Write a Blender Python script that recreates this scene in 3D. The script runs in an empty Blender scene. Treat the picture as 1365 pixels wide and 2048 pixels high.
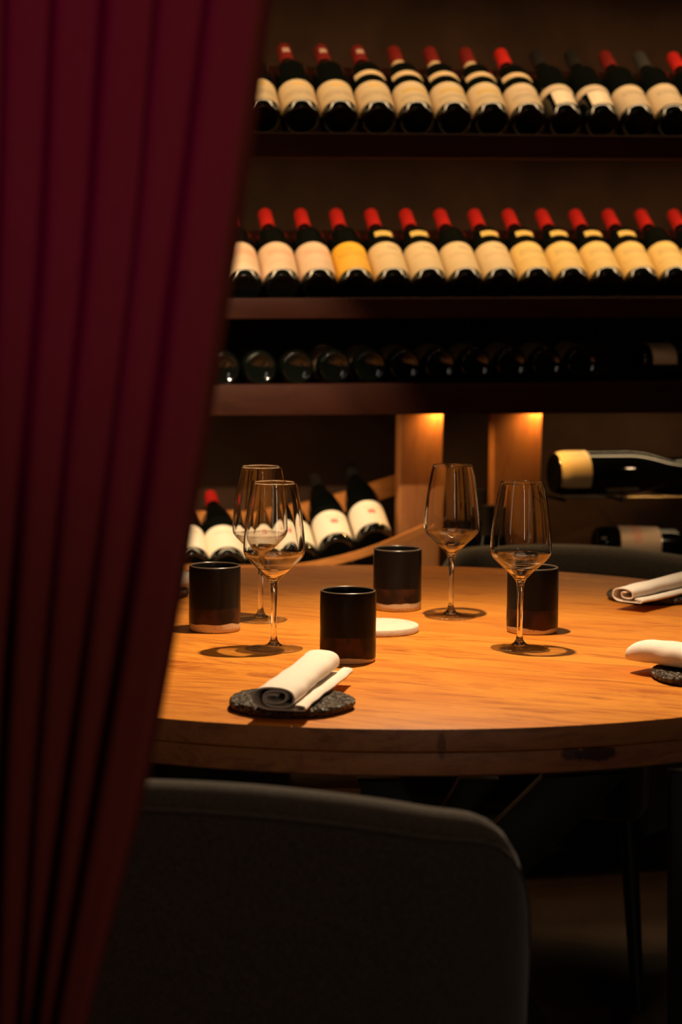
import bpy, bmesh, math, random
from mathutils import Vector, Matrix
random.seed(7)
PI = math.pi
C = bpy.context.scene.collection
sc = bpy.context.scene

# ------------------------------------------------------------------ camera, world, lights, exposure
CAM = Vector((0, 0, 1.245)); FPX = 4235.9; PITCH = math.radians(5.881); ROLL = math.radians(.403)
cd = bpy.data.cameras.new('camera'); cam = bpy.data.objects.new('camera', cd); C.objects.link(cam)
cd.sensor_fit = 'VERTICAL'; cd.sensor_height = 36; cd.lens = FPX / 2048 * 36
cam.location = CAM
_f = Vector((0, math.cos(PITCH), -math.sin(PITCH))); _r = Vector((1, 0, 0)); _u = _r.cross(_f)
_r2 = _r * math.cos(ROLL) + _u * math.sin(ROLL); _u2 = _r2.cross(_f)      # camera turned slightly anticlockwise
cam.rotation_euler = Matrix((_r2, _u2, -_f)).transposed().to_euler()
cd.dof.use_dof = True; cd.dof.focus_distance = 2.92; cd.dof.aperture_fstop = 4.6
cd.clip_start = .05
sc.camera = cam

sc.view_settings.view_transform = 'Standard'; sc.view_settings.look = 'None'
sc.view_settings.gamma = 1; sc.view_settings.use_curve_mapping = False
sc.view_settings.exposure = 0
try:
    sc.cycles.use_denoising = True
    sc.cycles.max_bounces = 12; sc.cycles.transparent_max_bounces = 24; sc.cycles.transmission_bounces = 12
    sc.cycles.sample_clamp_indirect = 4; sc.cycles.blur_glossy = .3
except Exception:
    pass
wd = bpy.data.worlds.new('world'); sc.world = wd; wd.use_nodes = True
wd.node_tree.nodes['Background'].inputs[0].default_value = (.02, .014, .01, 1)
wd.node_tree.nodes['Background'].inputs[1].default_value = .05


def lamp(name, kind, loc, target, energy, color, size=.02, angle=60, blend=.5, size_y=None):
    d = bpy.data.lights.new(name, kind); o = bpy.data.objects.new(name, d); C.objects.link(o)
    d.energy = energy; d.color = color; o.location = loc
    o.rotation_euler = (Vector(target) - Vector(loc)).to_track_quat('-Z', 'Y').to_euler()
    if kind == 'SPOT':
        d.shadow_soft_size = size; d.spot_size = math.radians(angle); d.spot_blend = blend
    elif kind == 'AREA':
        d.shape = 'RECTANGLE'; d.size = size; d.size_y = size_y or size
    else:
        d.shadow_soft_size = size
    return o


lamp('table_spot', 'SPOT', (.125, 3.03, 1.78), (.20, 2.76, .75), 84, (1, .73, .46), .012, 100, .8)
lamp('slanted_rack_spot', 'SPOT', (-.10, 2.45, 1.78), (-.25, 4.3, .84), 120, (1, .70, .42), .02, 19, .4)  # low spot added so that light reaches the back board
lamp('slanted_rack_spot', 'SPOT', (-.12, 3.55, 1.86), (-.19, 4.28, .80), 55, (1, .76, .52), .012, 40, .5)
lamp('label_fill_spot', 'SPOT', (1.25, 3.9, 1.25), (.67, 4.60, .775), 9, (1, .66, .36), .02, 13, .6)  # unseen spot added to brighten the low bottle's label
lamp('tall_fill_light', 'AREA', (.75, -.75, 1.75), (.05, 2.9, .95), 3.8, (1, .84, .70), .065, size_y=1.2)  # unseen tall light behind the camera, added for glass streaks and soft fill
lamp('ambient_fill', 'AREA', (.2, 2.3, 2.7), (.2, 2.5, 0), 3.0, (1, .62, .38), .9, size_y=.9)  # dim overhead fill added to raise the ambient level, no real fixture
lamp('magenta_spot', 'SPOT', (-1.35, .55, 1.95), (-.27, 1.42, 1.45), 15, (1, .0, .9), .08, 26, 1)
lamp('curtain_spot', 'SPOT', (.5, .1, 2.3), (-.12, 1.45, 1.30), 9.0, (1, .55, .32), .1, 46, 1)


# ------------------------------------------------------------------ pixel -> world helpers (photograph is 1365 x 2048)
def ray(x, y):
    px, py = x - 682.5, y - 1024
    cr, sr = math.cos(ROLL), math.sin(ROLL)
    a, b = px * cr + py * sr, -px * sr + py * cr
    c, s = math.cos(PITCH), math.sin(PITCH)
    return Vector((a / FPX, c - b / FPX * s, -s - b / FPX * c))


def tb(x, y, z=.75):                      # point of a horizontal plane
    d = ray(x, y); return CAM + d * ((z - CAM.z) / d.z)


def dep(x, y, Y):                         # point at depth Y
    d = ray(x, y); return CAM + d * (Y / d.y)


AL, BE = .2485, .0146
E1 = Vector((math.cos(AL) * math.cos(BE), math.sin(AL) * math.cos(BE), math.sin(BE)))
NN = Vector((-math.sin(AL), math.cos(AL), 0))
RO = Vector((0, 4.339, 0))


def W(s, t, z):
    return RO + E1 * s + NN * t + Vector((0, 0, z))


def rk(x, y, t=0):                        # point of the rack's plane at depth t behind its front
    d = ray(x, y); n = NN
    k = ((RO + NN * t) - CAM).dot(n) / d.dot(n)
    return CAM + d * k


# ------------------------------------------------------------------ mesh helpers
def mesh_obj(name, vs, fs, mat=None, parent=None, smooth=None, uvs=None, sharp=40):
    me = bpy.data.meshes.new(name); me.from_pydata([tuple(v) for v in vs], [], fs); me.update()
    if uvs:
        ul = me.uv_layers.new(name='UVMap')
        for li, l in enumerate(me.loops):
            ul.data[li].uv = uvs[l.vertex_index]
    if smooth:
        for p in me.polygons: p.use_smooth = True
        me.set_sharp_from_angle(angle=math.radians(sharp))
    if mat: me.materials.append(mat)
    o = bpy.data.objects.new(name, me); C.objects.link(o)
    if parent: o.parent = parent
    return o


def bm_obj(name, bm, mat=None, parent=None, smooth=True, sharp=40):
    bmesh.ops.recalc_face_normals(bm, faces=bm.faces)
    me = bpy.data.meshes.new(name); bm.to_mesh(me); bm.free()
    if smooth:
        for p in me.polygons: p.use_smooth = True
        me.set_sharp_from_angle(angle=math.radians(sharp))
    if mat: me.materials.append(mat)
    o = bpy.data.objects.new(name, me); C.objects.link(o)
    if parent: o.parent = parent
    return o


def lathe_bm(prof, n=64, bm=None, closed=False, mtx=None):
    bm = bm or bmesh.new(); rings = []
    for r, z in prof:
        if r < 1e-6: rings.append([bm.verts.new((0, 0, z))])
        else: rings.append([bm.verts.new((r * math.cos(2 * PI * k / n), r * math.sin(2 * PI * k / n), z)) for k in range(n)])
    pr = list(zip(rings, rings[1:]))
    if closed: pr.append((rings[-1], rings[0]))
    for a, b in pr:
        for k in range(n):
            q = (k + 1) % n
            if len(a) == 1 and len(b) == 1: continue
            if len(a) == 1: bm.faces.new((a[0], b[q], b[k]))
            elif len(b) == 1: bm.faces.new((a[k], a[q], b[0]))
            else: bm.faces.new((a[k], a[q], b[q], b[k]))
    if mtx: bmesh.ops.transform(bm, matrix=mtx, verts=bm.verts)
    return bm


def hexa(name, p8, mat, parent=None, bevel=.0):
    """box from eight corners: front four then back four, same order"""
    bm = bmesh.new(); v = [bm.verts.new(p) for p in p8]
    for f in ((0, 1, 2, 3), (7, 6, 5, 4), (0, 4, 5, 1), (1, 5, 6, 2), (2, 6, 7, 3), (3, 7, 4, 0)):
        bm.faces.new([v[i] for i in f])
    if bevel: bmesh.ops.bevel(bm, geom=list(bm.edges), offset=bevel, segments=3, profile=.5, affect='EDGES')
    return bm_obj(name, bm, mat, parent, smooth=bool(bevel), sharp=50)


def box(name, x0, x1, y0, y1, z0, z1, mat, parent=None, bevel=0):
    p = [(x0, y0, z0), (x1, y0, z0), (x1, y0, z1), (x0, y0, z1), (x0, y1, z0), (x1, y1, z0), (x1, y1, z1), (x0, y1, z1)]
    return hexa(name, p, mat, parent, bevel)


def rbox(name, s0, s1, t0, t1, z0, z1, mat, parent=None, bevel=0):      # in the rack's frame
    p = [W(s0, t0, z0), W(s1, t0, z0), W(s1, t0, z1), W(s0, t0, z1), W(s0, t1, z0), W(s1, t1, z0), W(s1, t1, z1), W(s0, t1, z1)]
    return hexa(name, p, mat, parent, bevel)


def sweep_poly(name, pts, ext, mat, parent=None, bevel=0):
    """a polygon given by its corners, pushed back by vector ext"""
    bm = bmesh.new(); a = [bm.verts.new(p) for p in pts]; b = [bm.verts.new(Vector(p) + ext) for p in pts]
    bm.faces.new(a); bm.faces.new(b[::-1]); n = len(pts)
    for i in range(n): bm.faces.new((a[i], b[i], b[(i + 1) % n], a[(i + 1) % n]))
    bmesh.ops.recalc_face_normals(bm, faces=bm.faces)
    if bevel: bmesh.ops.bevel(bm, geom=list(bm.edges), offset=bevel, segments=2, profile=.5, affect='EDGES')
    return bm_obj(name, bm, mat, parent, smooth=bool(bevel))


def empty(name, loc, rot=None):
    o = bpy.data.objects.new(name, None); C.objects.link(o); o.location = loc; o.empty_display_size = .05
    if rot is not None: o.rotation_euler = rot
    return o


def tag(o, label, cat, group=None, kind=None):
    o['label'] = label; o['category'] = cat
    if group: o['group'] = group
    if kind: o['kind'] = kind
    return o


def struct(o): o['kind'] = 'structure'; return o


# ------------------------------------------------------------------ material helpers
class NT:
    def __init__(s, name):
        s.m = bpy.data.materials.new(name); s.m.use_nodes = True; s.t = s.m.node_tree
        s.p = s.t.nodes['Principled BSDF']; s.out = s.t.nodes['Material Output']

    def n(s, typ, **kw):
        nd = s.t.nodes.new(typ)
        for k, v in kw.items():
            if k.startswith('i_'):
                key = k[2:]; key = int(key) if key.isdigit() else key.replace('_', ' ')
                nd.inputs[key].default_value = v
            else: setattr(nd, k, v)
        return nd

    def l(s, a, b): s.t.links.new(a, b)

    def math(s, op, a, b=None, c=None):
        nd = s.n('ShaderNodeMath', operation=op)
        for i, v in enumerate((a, b, c)):
            if v is None: continue
            if isinstance(v, (int, float)): nd.inputs[i].default_value = v
            else: s.l(v, nd.inputs[i])
        return nd.outputs[0]

    def mix(s, f, a, b):
        nd = s.n('ShaderNodeMix', data_type='RGBA')
        for i, v in ((0, f), (6, a), (7, b)):
            if isinstance(v, (int, float)): nd.inputs[i].default_value = v
            elif isinstance(v, tuple): nd.inputs[i].default_value = (*v, 1) if len(v) == 3 else v
            else: s.l(v, nd.inputs[i])
        return nd.outputs[2]

    def noise(s, vec, scale=5, detail=3, rough=.5, dist=0):
        nd = s.n('ShaderNodeTexNoise'); nd.inputs['Scale'].default_value = scale; nd.inputs['Detail'].default_value = detail
        nd.inputs['Roughness'].default_value = rough; nd.inputs['Distortion'].default_value = dist
        s.l(vec, nd.inputs['Vector']); return nd.outputs['Fac']

    def map(s, vec, scale=(1, 1, 1), rot=(0, 0, 0), loc=(0, 0, 0)):
        nd = s.n('ShaderNodeMapping'); nd.inputs['Scale'].default_value = scale; nd.inputs['Rotation'].default_value = rot
        nd.inputs['Location'].default_value = loc; s.l(vec, nd.inputs['Vector']); return nd.outputs[0]

    def obj(s): return s.n('ShaderNodeTexCoord').outputs['Object']

    def ramp(s, f, *stops):
        nd = s.n('ShaderNodeValToRGB'); e = nd.color_ramp.elements
        while len(e) < len(stops): e.new(.5)
        for i, (p, c) in enumerate(stops): e[i].position = p; e[i].color = (*c, 1)
        s.l(f, nd.inputs[0]); return nd.outputs[0]

    def sm(s, v, lo, hi, a=0, b=1):
        nd = s.n('ShaderNodeMapRange', interpolation_type='SMOOTHSTEP')
        for i, x in enumerate((v, lo, hi, a, b)):
            if isinstance(x, (int, float)): nd.inputs[i].default_value = x
            else: s.l(x, nd.inputs[i])
        return nd.outputs[0]

    def bump(s, h, strength=.3, dist=.001):
        nd = s.n('ShaderNodeBump'); nd.inputs['Strength'].default_value = strength; nd.inputs['Distance'].default_value = dist
        s.l(h, nd.inputs['Height']); s.l(nd.outputs[0], s.p.inputs['Normal'])


def plain(name, col, rough=.5, metal=0, coat=0, noise=0, nscale=40, spec=.5, bump=0):
    q = NT(name); q.p.inputs['Base Color'].default_value = (*col, 1); q.p.inputs['Roughness'].default_value = rough
    q.p.inputs['Metallic'].default_value = metal; q.p.inputs['Coat Weight'].default_value = coat
    q.p.inputs['Specular IOR Level'].default_value = spec
    if noise or bump:
        nz = q.noise(q.obj(), nscale, 4, .6)
        if noise:
            q.l(q.mix(q.sm(nz, .3, .7), tuple(c * (1 - noise) for c in col), tuple(min(1, c * (1 + noise)) for c in col)), q.p.inputs['Base Color'])
        if bump: q.bump(nz, bump, .002)
    return q.m


def wood(name, light, dark, grain_dir=0.0, plank=.13, rough=.35, scale=1.0, stains=None, seams=True, axis='xy', coat=.15):
    q = NT(name); ob = q.obj()
    if axis == 'z': ob = q.map(ob, rot=(0, PI / 2, 0))
    v = q.map(ob, rot=(0, 0, -grain_dir))                        # local x now follows the grain
    sep = q.n('ShaderNodeSeparateXYZ'); q.l(v, sep.inputs[0])
    warp = q.noise(q.map(v, (1.2, 2.5, 2.5)), 2.2 * scale, 2, .5)
    idx = q.math('FLOOR', q.math('DIVIDE', sep.outputs[1], plank))
    wn = q.n('ShaderNodeTexWhiteNoise', noise_dimensions='1D'); q.l(idx, wn.inputs['W'])
    off = q.n('ShaderNodeCombineXYZ'); q.l(q.math('MULTIPLY', wn.outputs[0], 7.3), off.inputs[0]); q.l(q.math('MULTIPLY', warp, .10), off.inputs[1])
    add = q.n('ShaderNodeVectorMath', operation='ADD'); q.l(v, add.inputs[0]); q.l(off.outputs[0], add.inputs[1]); vv = add.outputs[0]
    g1 = q.noise(q.map(vv, (1.6, 13, 13)), 2.6 * scale, 6, .66, 1.3)
    g2 = q.noise(q.map(vv, (6, 70, 70)), 6 * scale, 4, .7, .4)
    g3 = q.noise(q.map(vv, (1.8, 4.5, 4.5)), 3.4 * scale, 4, .6, 2.2)
    m = tuple((a * .55 + b * .45) for a, b in zip(light, dark))
    c1 = q.ramp(g1, (.34, dark), (.45, m), (.54, light))
    c2 = q.mix(q.sm(g3, .42, .60, .0, .6), c1, tuple(min(1, x * k_) for x, k_ in zip(light, (1.15, 1.25, 1.1))))
    c3 = q.mix(q.sm(g2, .50, .70, 0, .5), c2, dark)
    hue = q.noise(q.map(vv, (1.1, 4, 4)), 2.6, 2, .5)
    c3 = q.mix(q.sm(hue, .45, .68, 0, .5), c3, (light[0] * .82, light[1] * .62, light[2] * .55))
    c4 = q.mix(q.math('MULTIPLY', wn.outputs[0], .5), c3, m)
    if seams:
        fr = q.math('FRACT', q.math('DIVIDE', sep.outputs[1], plank))
        seam = q.math('LESS_THAN', fr, .007)
        c4 = q.mix(q.math('MULTIPLY', seam, .55), c4, tuple(x * .4 for x in dark))
    if stains:
        for (p, rad, col, st) in stains:
            d = q.n('ShaderNodeVectorMath', operation='SUBTRACT'); q.l(q.obj(), d.inputs[0]); d.inputs[1].default_value = p
            mm = q.map(d.outputs[0], tuple(1 / r for r in rad)); ln = q.n('ShaderNodeVectorMath', operation='LENGTH'); q.l(mm, ln.inputs[0])
            nz = q.noise(q.map(q.obj(), (1, 1, .35)), 160, 3, .6)
            f = q.sm(q.math('ADD', ln.outputs['Value'], q.math('MULTIPLY', nz, .8)), 1.1, 1.5, st, 0)
            c4 = q.mix(f, c4, col)
    q.l(c4, q.p.inputs['Base Color']); q.p.inputs['Roughness'].default_value = rough
    q.p.inputs['Coat Weight'].default_value = coat; q.p.inputs['Coat Roughness'].default_value = .3
    q.bump(g2, .12, .0006)
    return q.m


def fabric(name, col, col2, scale=900, strength=.5):
    q = NT(name); ob = q.obj()
    w1 = q.noise(q.map(ob, (1, 1, .35)), scale, 2, .6); w2 = q.noise(q.map(ob, (.35, .35, 1)), scale, 2, .6)
    h = q.math('ADD', w1, w2); big = q.noise(ob, 18, 3, .5)
    q.l(q.mix(q.sm(h, .8, 1.2), col, col2), q.p.inputs['Base Color'])
    q.p.inputs['Roughness'].default_value = .9; q.p.inputs['Sheen Weight'].default_value = .25; q.p.inputs['Sheen Roughness'].default_value = .5
    q.p.inputs['Specular IOR Level'].default_value = .15
    q.bump(q.math('ADD', h, q.math('MULTIPLY', big, .5)), strength, .0012)
    return q.m


M = {}
GR = -math.radians(24)
TC = Vector((.0678, 3.1223, .75)); TR = .7361


def edge_pt(x, y):      # a point of the table's rim in table coordinates, from its place in the photograph
    d = ray(x, y); a = d.x ** 2 + d.y ** 2; b = -2 * (d.x * TC.x + d.y * TC.y); c = TC.x ** 2 + TC.y ** 2 - TR ** 2
    k = (-b - math.sqrt(b * b - 4 * a * c)) / (2 * a); return tuple(CAM + d * k - Vector((TC.x, TC.y, 0)))


stain_list = [(edge_pt(884, 1492), (.0055, .02, .018), (.02, .008, .006), .6),
              (edge_pt(1195, 1508), (.03, .03, .010), (.015, .006, .005), .9),
              (edge_pt(1143, 1508), (.014, .02, .009), (.02, .008, .006), .8)]
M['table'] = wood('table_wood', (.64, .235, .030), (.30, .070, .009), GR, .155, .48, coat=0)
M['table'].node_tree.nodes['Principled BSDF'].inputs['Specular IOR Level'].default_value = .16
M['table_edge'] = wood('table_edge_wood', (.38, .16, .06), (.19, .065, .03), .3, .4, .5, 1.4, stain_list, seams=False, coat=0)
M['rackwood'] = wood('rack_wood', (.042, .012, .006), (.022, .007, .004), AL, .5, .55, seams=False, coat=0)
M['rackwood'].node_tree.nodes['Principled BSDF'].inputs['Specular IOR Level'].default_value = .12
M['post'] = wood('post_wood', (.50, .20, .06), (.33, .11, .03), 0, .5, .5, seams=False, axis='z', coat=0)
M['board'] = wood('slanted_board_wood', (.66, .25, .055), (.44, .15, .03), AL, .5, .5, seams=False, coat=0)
M['panel'] = plain('back_panel_paint', (.048, .023, .012), .85, spec=.2, noise=.25, nscale=6)
M['black'] = plain('black_cabinet', (.006, .006, .006), .7)
M['steel'] = plain('black_steel', (.012, .011, .010), .45, spec=.4, noise=.2)
M['stoneglass'] = None
M['bottle'] = plain('dark_bottle_glass', (.003, .004, .003), .055, spec=.5, coat=0)
M['wall'] = plain('dark_wall_plaster', (.055, .04, .032), .9, noise=.2, nscale=5)
M['ceil'] = plain('dark_ceiling', (.04, .03, .025), .9, noise=.15, nscale=5)
M['floor'] = wood('floor_wood', (.06, .032, .022), (.04, .02, .013), PI / 2, .18, .6, coat=0)
M['brass'] = plain('brass_rod', (.75, .5, .22), .25, metal=1)
M['fabric'] = fabric('grey_chair_fabric', (.042, .036, .028), (.095, .078, .060))
M['legs'] = plain('chair_leg_black', (.012, .010, .009), .5)
M['napkin'] = fabric('linen_napkin', (.78, .70, .60), (.90, .83, .73), 1400, .25)
M['napkin'].node_tree.nodes['Principled BSDF'].inputs['Sheen Weight'].default_value = .05


# --- glass
def thin_glass(name='thin_wine_glass', lo=.35, hi=.6):
    q = NT(name); t = q.t; t.nodes.remove(q.p)
    lw = q.n('ShaderNodeLayerWeight'); lw.inputs['Blend'].default_value = .5
    fr = q.math('MULTIPLY_ADD', q.math('POWER', lw.outputs['Facing'], 5.0), .9, .04)
    tr = q.n('ShaderNodeBsdfTransparent'); gl = q.n('ShaderNodeBsdfGlossy'); gl.inputs['Roughness'].default_value = .015
    f = q.math('POWER', lw.outputs['Facing'], 3.2)
    q.l(q.ramp(f, (0, (1, 1, 1)), (.5, (.97, .97, .965)), (1, (.8, .79, .78))), tr.inputs[0])
    mx = q.n('ShaderNodeMixShader'); q.l(fr, mx.inputs[0]); q.l(tr.outputs[0], mx.inputs[1]); q.l(gl.outputs[0], mx.inputs[2])
    gg = q.n('ShaderNodeBsdfGlass'); gg.inputs['Roughness'].default_value = 0; gg.inputs['IOR'].default_value = 1.5; gg.inputs['Color'].default_value = (1, 1, 1, 1)
    m2 = q.n('ShaderNodeMixShader'); 
    tc = q.n('ShaderNodeTexCoord'); sp = q.n('ShaderNodeSeparateXYZ'); q.l(tc.outputs['Normal'], sp.inputs[0])      # steep walls are drawn thin, the flatter cone and foot are looked through
    q.l(q.sm(q.math('ABSOLUTE', sp.outputs[2]), lo, hi, 1, .22), m2.inputs[0]); q.l(mx.outputs[0], m2.inputs[1]); q.l(gg.outputs[0], m2.inputs[2])
    q.l(m2.outputs[0], q.out.inputs[0]); return q.m


def solid_glass():
    q = NT('solid_wine_glass'); t = q.t; t.nodes.remove(q.p)
    g = q.n('ShaderNodeBsdfGlass'); g.inputs['Roughness'].default_value = 0; g.inputs['IOR'].default_value = 1.5; g.inputs['Color'].default_value = (1, 1, 1, 1)
    q.l(g.outputs[0], q.out.inputs[0]); return q.m


M['thin'] = thin_glass(); M['glass'] = solid_glass()


def cup_mat(name, cream_h=.009, seed=0.):
    q = NT(name); ob = q.obj(); sep = q.n('ShaderNodeSeparateXYZ'); q.l(ob, sep.inputs[0]); z = sep.outputs[2]
    wv = q.noise(q.map(ob, (1, 1, .2), loc=(seed, seed * .7, 0)), 30, 1, .4)
    zz = q.math('ADD', z, q.math('MULTIPLY', q.math('SUBTRACT', wv, .5), .012))
    sp = q.noise(ob, 260, 2, .6)
    clay = q.mix(q.sm(sp, .62, .70), (.70, .54, .33), (.30, .18, .10))
    patch = q.noise(q.map(ob, (1, 1, .8), loc=(seed, 0, 0)), 38, 2, .5)
    brown = q.mix(q.sm(patch, .4, .62), (.022, .012, .008), (.06, .022, .012))
    z2 = q.math('ADD', z, q.math('MULTIPLY', q.math('SUBTRACT', wv, .5), .004))
    c = q.mix(q.sm(z2, .0345, .0365), brown, (.008, .007, .0065))
    gl = q.sm(zz, cream_h - .0004, cream_h + .0006)
    c = q.mix(q.sm(z, .0945, .0962), c, (.10, .07, .045))  # thinner brown glaze at the rim, lightened to paint in its highlight
    q.l(q.mix(gl, clay, c), q.p.inputs['Base Color'])
    q.l(q.sm(z, .0945, .0962, .15, .8), q.p.inputs['Specular IOR Level'])
    q.l(q.sm(gl, 0, 1, .85, .30), q.p.inputs['Roughness'])
    q.p.inputs['Specular IOR Level'].default_value = .16
    q.bump(q.noise(q.map(ob, (1, 1, 6)), 60, 2, .5), .12, .0008)
    return q.m


def label_mat(name, col, marks=(), rough=.55, seed=0.):
    q = NT(name); uv = q.n('ShaderNodeTexCoord').outputs['UV']; sep = q.n('ShaderNodeSeparateXYZ'); q.l(uv, sep.inputs[0])
    u, v = sep.outputs[0], sep.outputs[1]
    pz = q.noise(q.map(uv, (3, 3, 1), loc=(seed, 0, 0)), 3, 3, .5)
    c = q.mix(pz, tuple(x * .93 for x in col), col)
    for (uc, vc, uw, vw, mc, kind) in marks:
        m = q.math('MULTIPLY', q.math('COMPARE', u, uc, uw), q.math('COMPARE', v, vc, vw))
        if kind == 'script':
            nz = q.noise(q.map(uv, (40, 14, 1), loc=(seed * 3.1 + uc, vc, 0)), 1.6, 4, .7)
            m = q.math('MULTIPLY', m, q.sm(nz, .47, .56, 0, .8))
        elif kind == 'soft': m = q.math('MULTIPLY', m, .75)
        c = q.mix(m, c, mc)
    q.l(c, q.p.inputs['Base Color']); q.p.inputs['Roughness'].default_value = rough
    return q.m


# ------------------------------------------------------------------ the room
struct(box('floor', -2.2, 2.4, -1.3, 5.6, -.05, 0, M['floor']))
struct(box('ceiling', -2.2, 2.4, -1.3, 5.6, 2.75, 2.8, M['ceil']))
struct(box('wall_back', -2.2, 2.4, 5.5, 5.6, 0, 2.75, M['wall']))
struct(box('wall_left', -2.2, -2.1, -1.3, 5.5, 0, 2.75, M['wall']))
struct(box('wall_right', 2.3, 2.4, -1.3, 5.5, 0, 2.75, M['wall']))
struct(box('wall_front', -2.1, 2.3, -1.3, -1.2, 0, 2.75, M['wall']))

# ------------------------------------------------------------------ curtain
q = NT('red_velvet_curtain'); ob = q.obj()
nz = q.noise(q.map(ob, (1, 1, .25)), 260, 3, .6)
q.l(q.mix(nz, (.20, .036, .029), (.26, .048, .038)), q.p.inputs['Base Color'])
q.p.inputs['Roughness'].default_value = .95; q.p.inputs['Specular IOR Level'].default_value = .1
q.bump(nz, .2, .001); M['curtain'] = q.m
CY = [0, 500, 1000, 1512, 2048]
CR = [[534, 465, 387, 297, 166], [417, 359, 298, 215, 120], [305, 261, 202, 138, 72], [193, 158, 104, 56, 22],
      [70, 51, 15, -22, -42], [-45, -60, -80, -100, -110], [-160, -170, -180, -190, -195], [-270, -275, -280, -285, -290], [-400, -400, -400, -400, -400], [-560] * 5, [-740] * 5, [-950] * 5, [-1200] * 5, [-1500] * 5, [-1900] * 5]


def crease(k, y):
    a = CR[k]; y = max(-1100, min(3300, y))
    for i in range(len(CY) - 1):
        if y <= CY[i + 1] or i == len(CY) - 2: break
    if y < 0: return a[0] + (a[0] - a[1]) / 500 * (-y) * math.exp(y / 900) if k < 5 else a[0]
    if y > 2048: return a[-1] + (a[-1] - a[-2]) / 536 * (y - 2048) * math.exp(-(y - 2048) / 500)
    # catmull-rom
    p1, p2 = a[i], a[i + 1]; p0 = a[i - 1] if i else 2 * p1 - p2; p3 = a[i + 2] if i + 2 < len(a) else 2 * p2 - p1
    t = (y - CY[i]) / (CY[i + 1] - CY[i])
    return .5 * ((2 * p1) + (-p0 + p2) * t + (2 * p0 - 5 * p1 + 4 * p2 - p3) * t * t + (-p0 + 3 * p1 - 3 * p2 + p3) * t ** 3)


def make_curtain():
    D = 1.45; vs = []; fs = []; nu = 26; rows = 90
    zs = [2.62 - (2.62 - .02) * i / (rows - 1) for i in range(rows)]
    for z in zs:
        # image row of this height at depth D
        ang = math.atan2(CAM.z - z, D) - PITCH; y = 1024 + FPX * math.tan(ang)
        row = []
        for k in range(len(CR) - 1):
            x1, x0 = crease(k, y), crease(k + 1, y)      # right, left crease
            p1, p0 = dep(x1, y, D), dep(x0, y, D)
            for j in range(nu):
                u = .5 - .5 * math.cos(PI * j / nu); uu = 2 * u - 1
                bulge = (1 - abs(uu) ** 12) * .045 - .004 * uu
                X = p1.x + (p0.x - p1.x) * u
                # folds roll over a little towards the right
                X += .006 * math.sin(PI * u) * (1 if k else .3)
                row.append(Vector((X, D + .03 + .03 * min(k, 6) - bulge + .004 * math.sin(z * 5 + k * 2), z)))
        # right edge hem turns back
        row = [row[0] + Vector((-.012, .05, 0)), row[0] + Vector((-.002, .02, 0))] + row[1:]
        vs += row
    n = len(row)
    for r in range(rows - 1):
        for i in range(n - 1):
            fs.append((r * n + i, r * n + i + 1, (r + 1) * n + i + 1, (r + 1) * n + i))
    o = mesh_obj('curtain', vs, fs, M['curtain'], smooth=True, sharp=180)
    md = o.modifiers.new('cloth', 'SOLIDIFY'); md.thickness = .003; md.offset = 1
    tag(o, 'dark red velvet curtain with long slanting folds in the left foreground', 'curtain')


make_curtain()

# ------------------------------------------------------------------ wine rack
rack = empty('wine_rack', W(0, .2, 0))
tag(rack, 'dark wooden wine rack wall with long shelves, two lit posts and brown back panel', 'wine rack')


def rp(o):      # parent keeping world placement
    o.parent = rack; o.matrix_parent_inverse = Matrix.Translation(-rack.location); return o


S0, S1 = -1.25, 1.35


def beam(ytl, ytr, ybl, ybr, t0=-.055, t1=-.004):
    a = lambda x, y: rk(x, y, t0)
    pl, pr, ql, qr = a(480, ytl), a(1340, ytr), a(480, ybl), a(1340, ybr)

    def ex(p, q, s):     # run the line out to rack position s
        sp = (p - RO).dot(E1); sq = (q - RO).dot(E1); k = (s - sp) / (sq - sp); return p + (q - p) * k
    P = [ex(ql, qr, S0), ex(ql, qr, S1), ex(pl, pr, S1), ex(pl, pr, S0)]
    return rp(hexa('shelf_beam', P + [p + NN * (t1 - t0) for p in P], M['rackwood'], bevel=.0015)), P


ROWS = dict(top=dict(s=-.0864, z=1.5926, th=.5912, pitch=.0805, r=.0382),
            mid=dict(s=-.1255, z=1.2557, th=.557, pitch=.078, r=.0382))
AZ = .1795


def axis(th, az=AZ): return Vector((-math.sin(az) * math.cos(th), math.cos(az) * math.cos(th), math.sin(th)))


b1, P1 = beam(264, 272, 314, 318)
b2, P2 = beam(597, 594, 638, 635)
b3, P3 = beam(770, 763, 831, 826)


def incl_board(R, lo=-.02, hi=.30):       # board that carries the tilted bottles
    ax = axis(R['th']); up = (Vector((0, 0, 1)) - ax * ax.z).normalized()
    base = lambda s, d, k: W(s, 0, R['z']) + ax * d - up * (R['r'] + k)
    P = [base(S0, lo, .017), base(S1, lo, .017), base(S1, lo, .001), base(S0, lo, .001),
         base(S0, hi, .017), base(S1, hi, .017), base(S1, hi, .001), base(S0, hi, .001)]
    return rp(hexa('shelf_board', P, M['rackwood']))


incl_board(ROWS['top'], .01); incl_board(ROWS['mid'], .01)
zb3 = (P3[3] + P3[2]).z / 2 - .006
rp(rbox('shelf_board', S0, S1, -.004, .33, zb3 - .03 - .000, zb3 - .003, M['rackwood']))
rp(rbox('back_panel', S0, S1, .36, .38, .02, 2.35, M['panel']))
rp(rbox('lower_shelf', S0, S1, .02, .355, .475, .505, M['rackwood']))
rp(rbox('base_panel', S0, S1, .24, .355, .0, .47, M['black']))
rp(rbox('top_board', S0, S1, -.05, .355, 2.2, 2.24, M['rackwood']))


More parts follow.
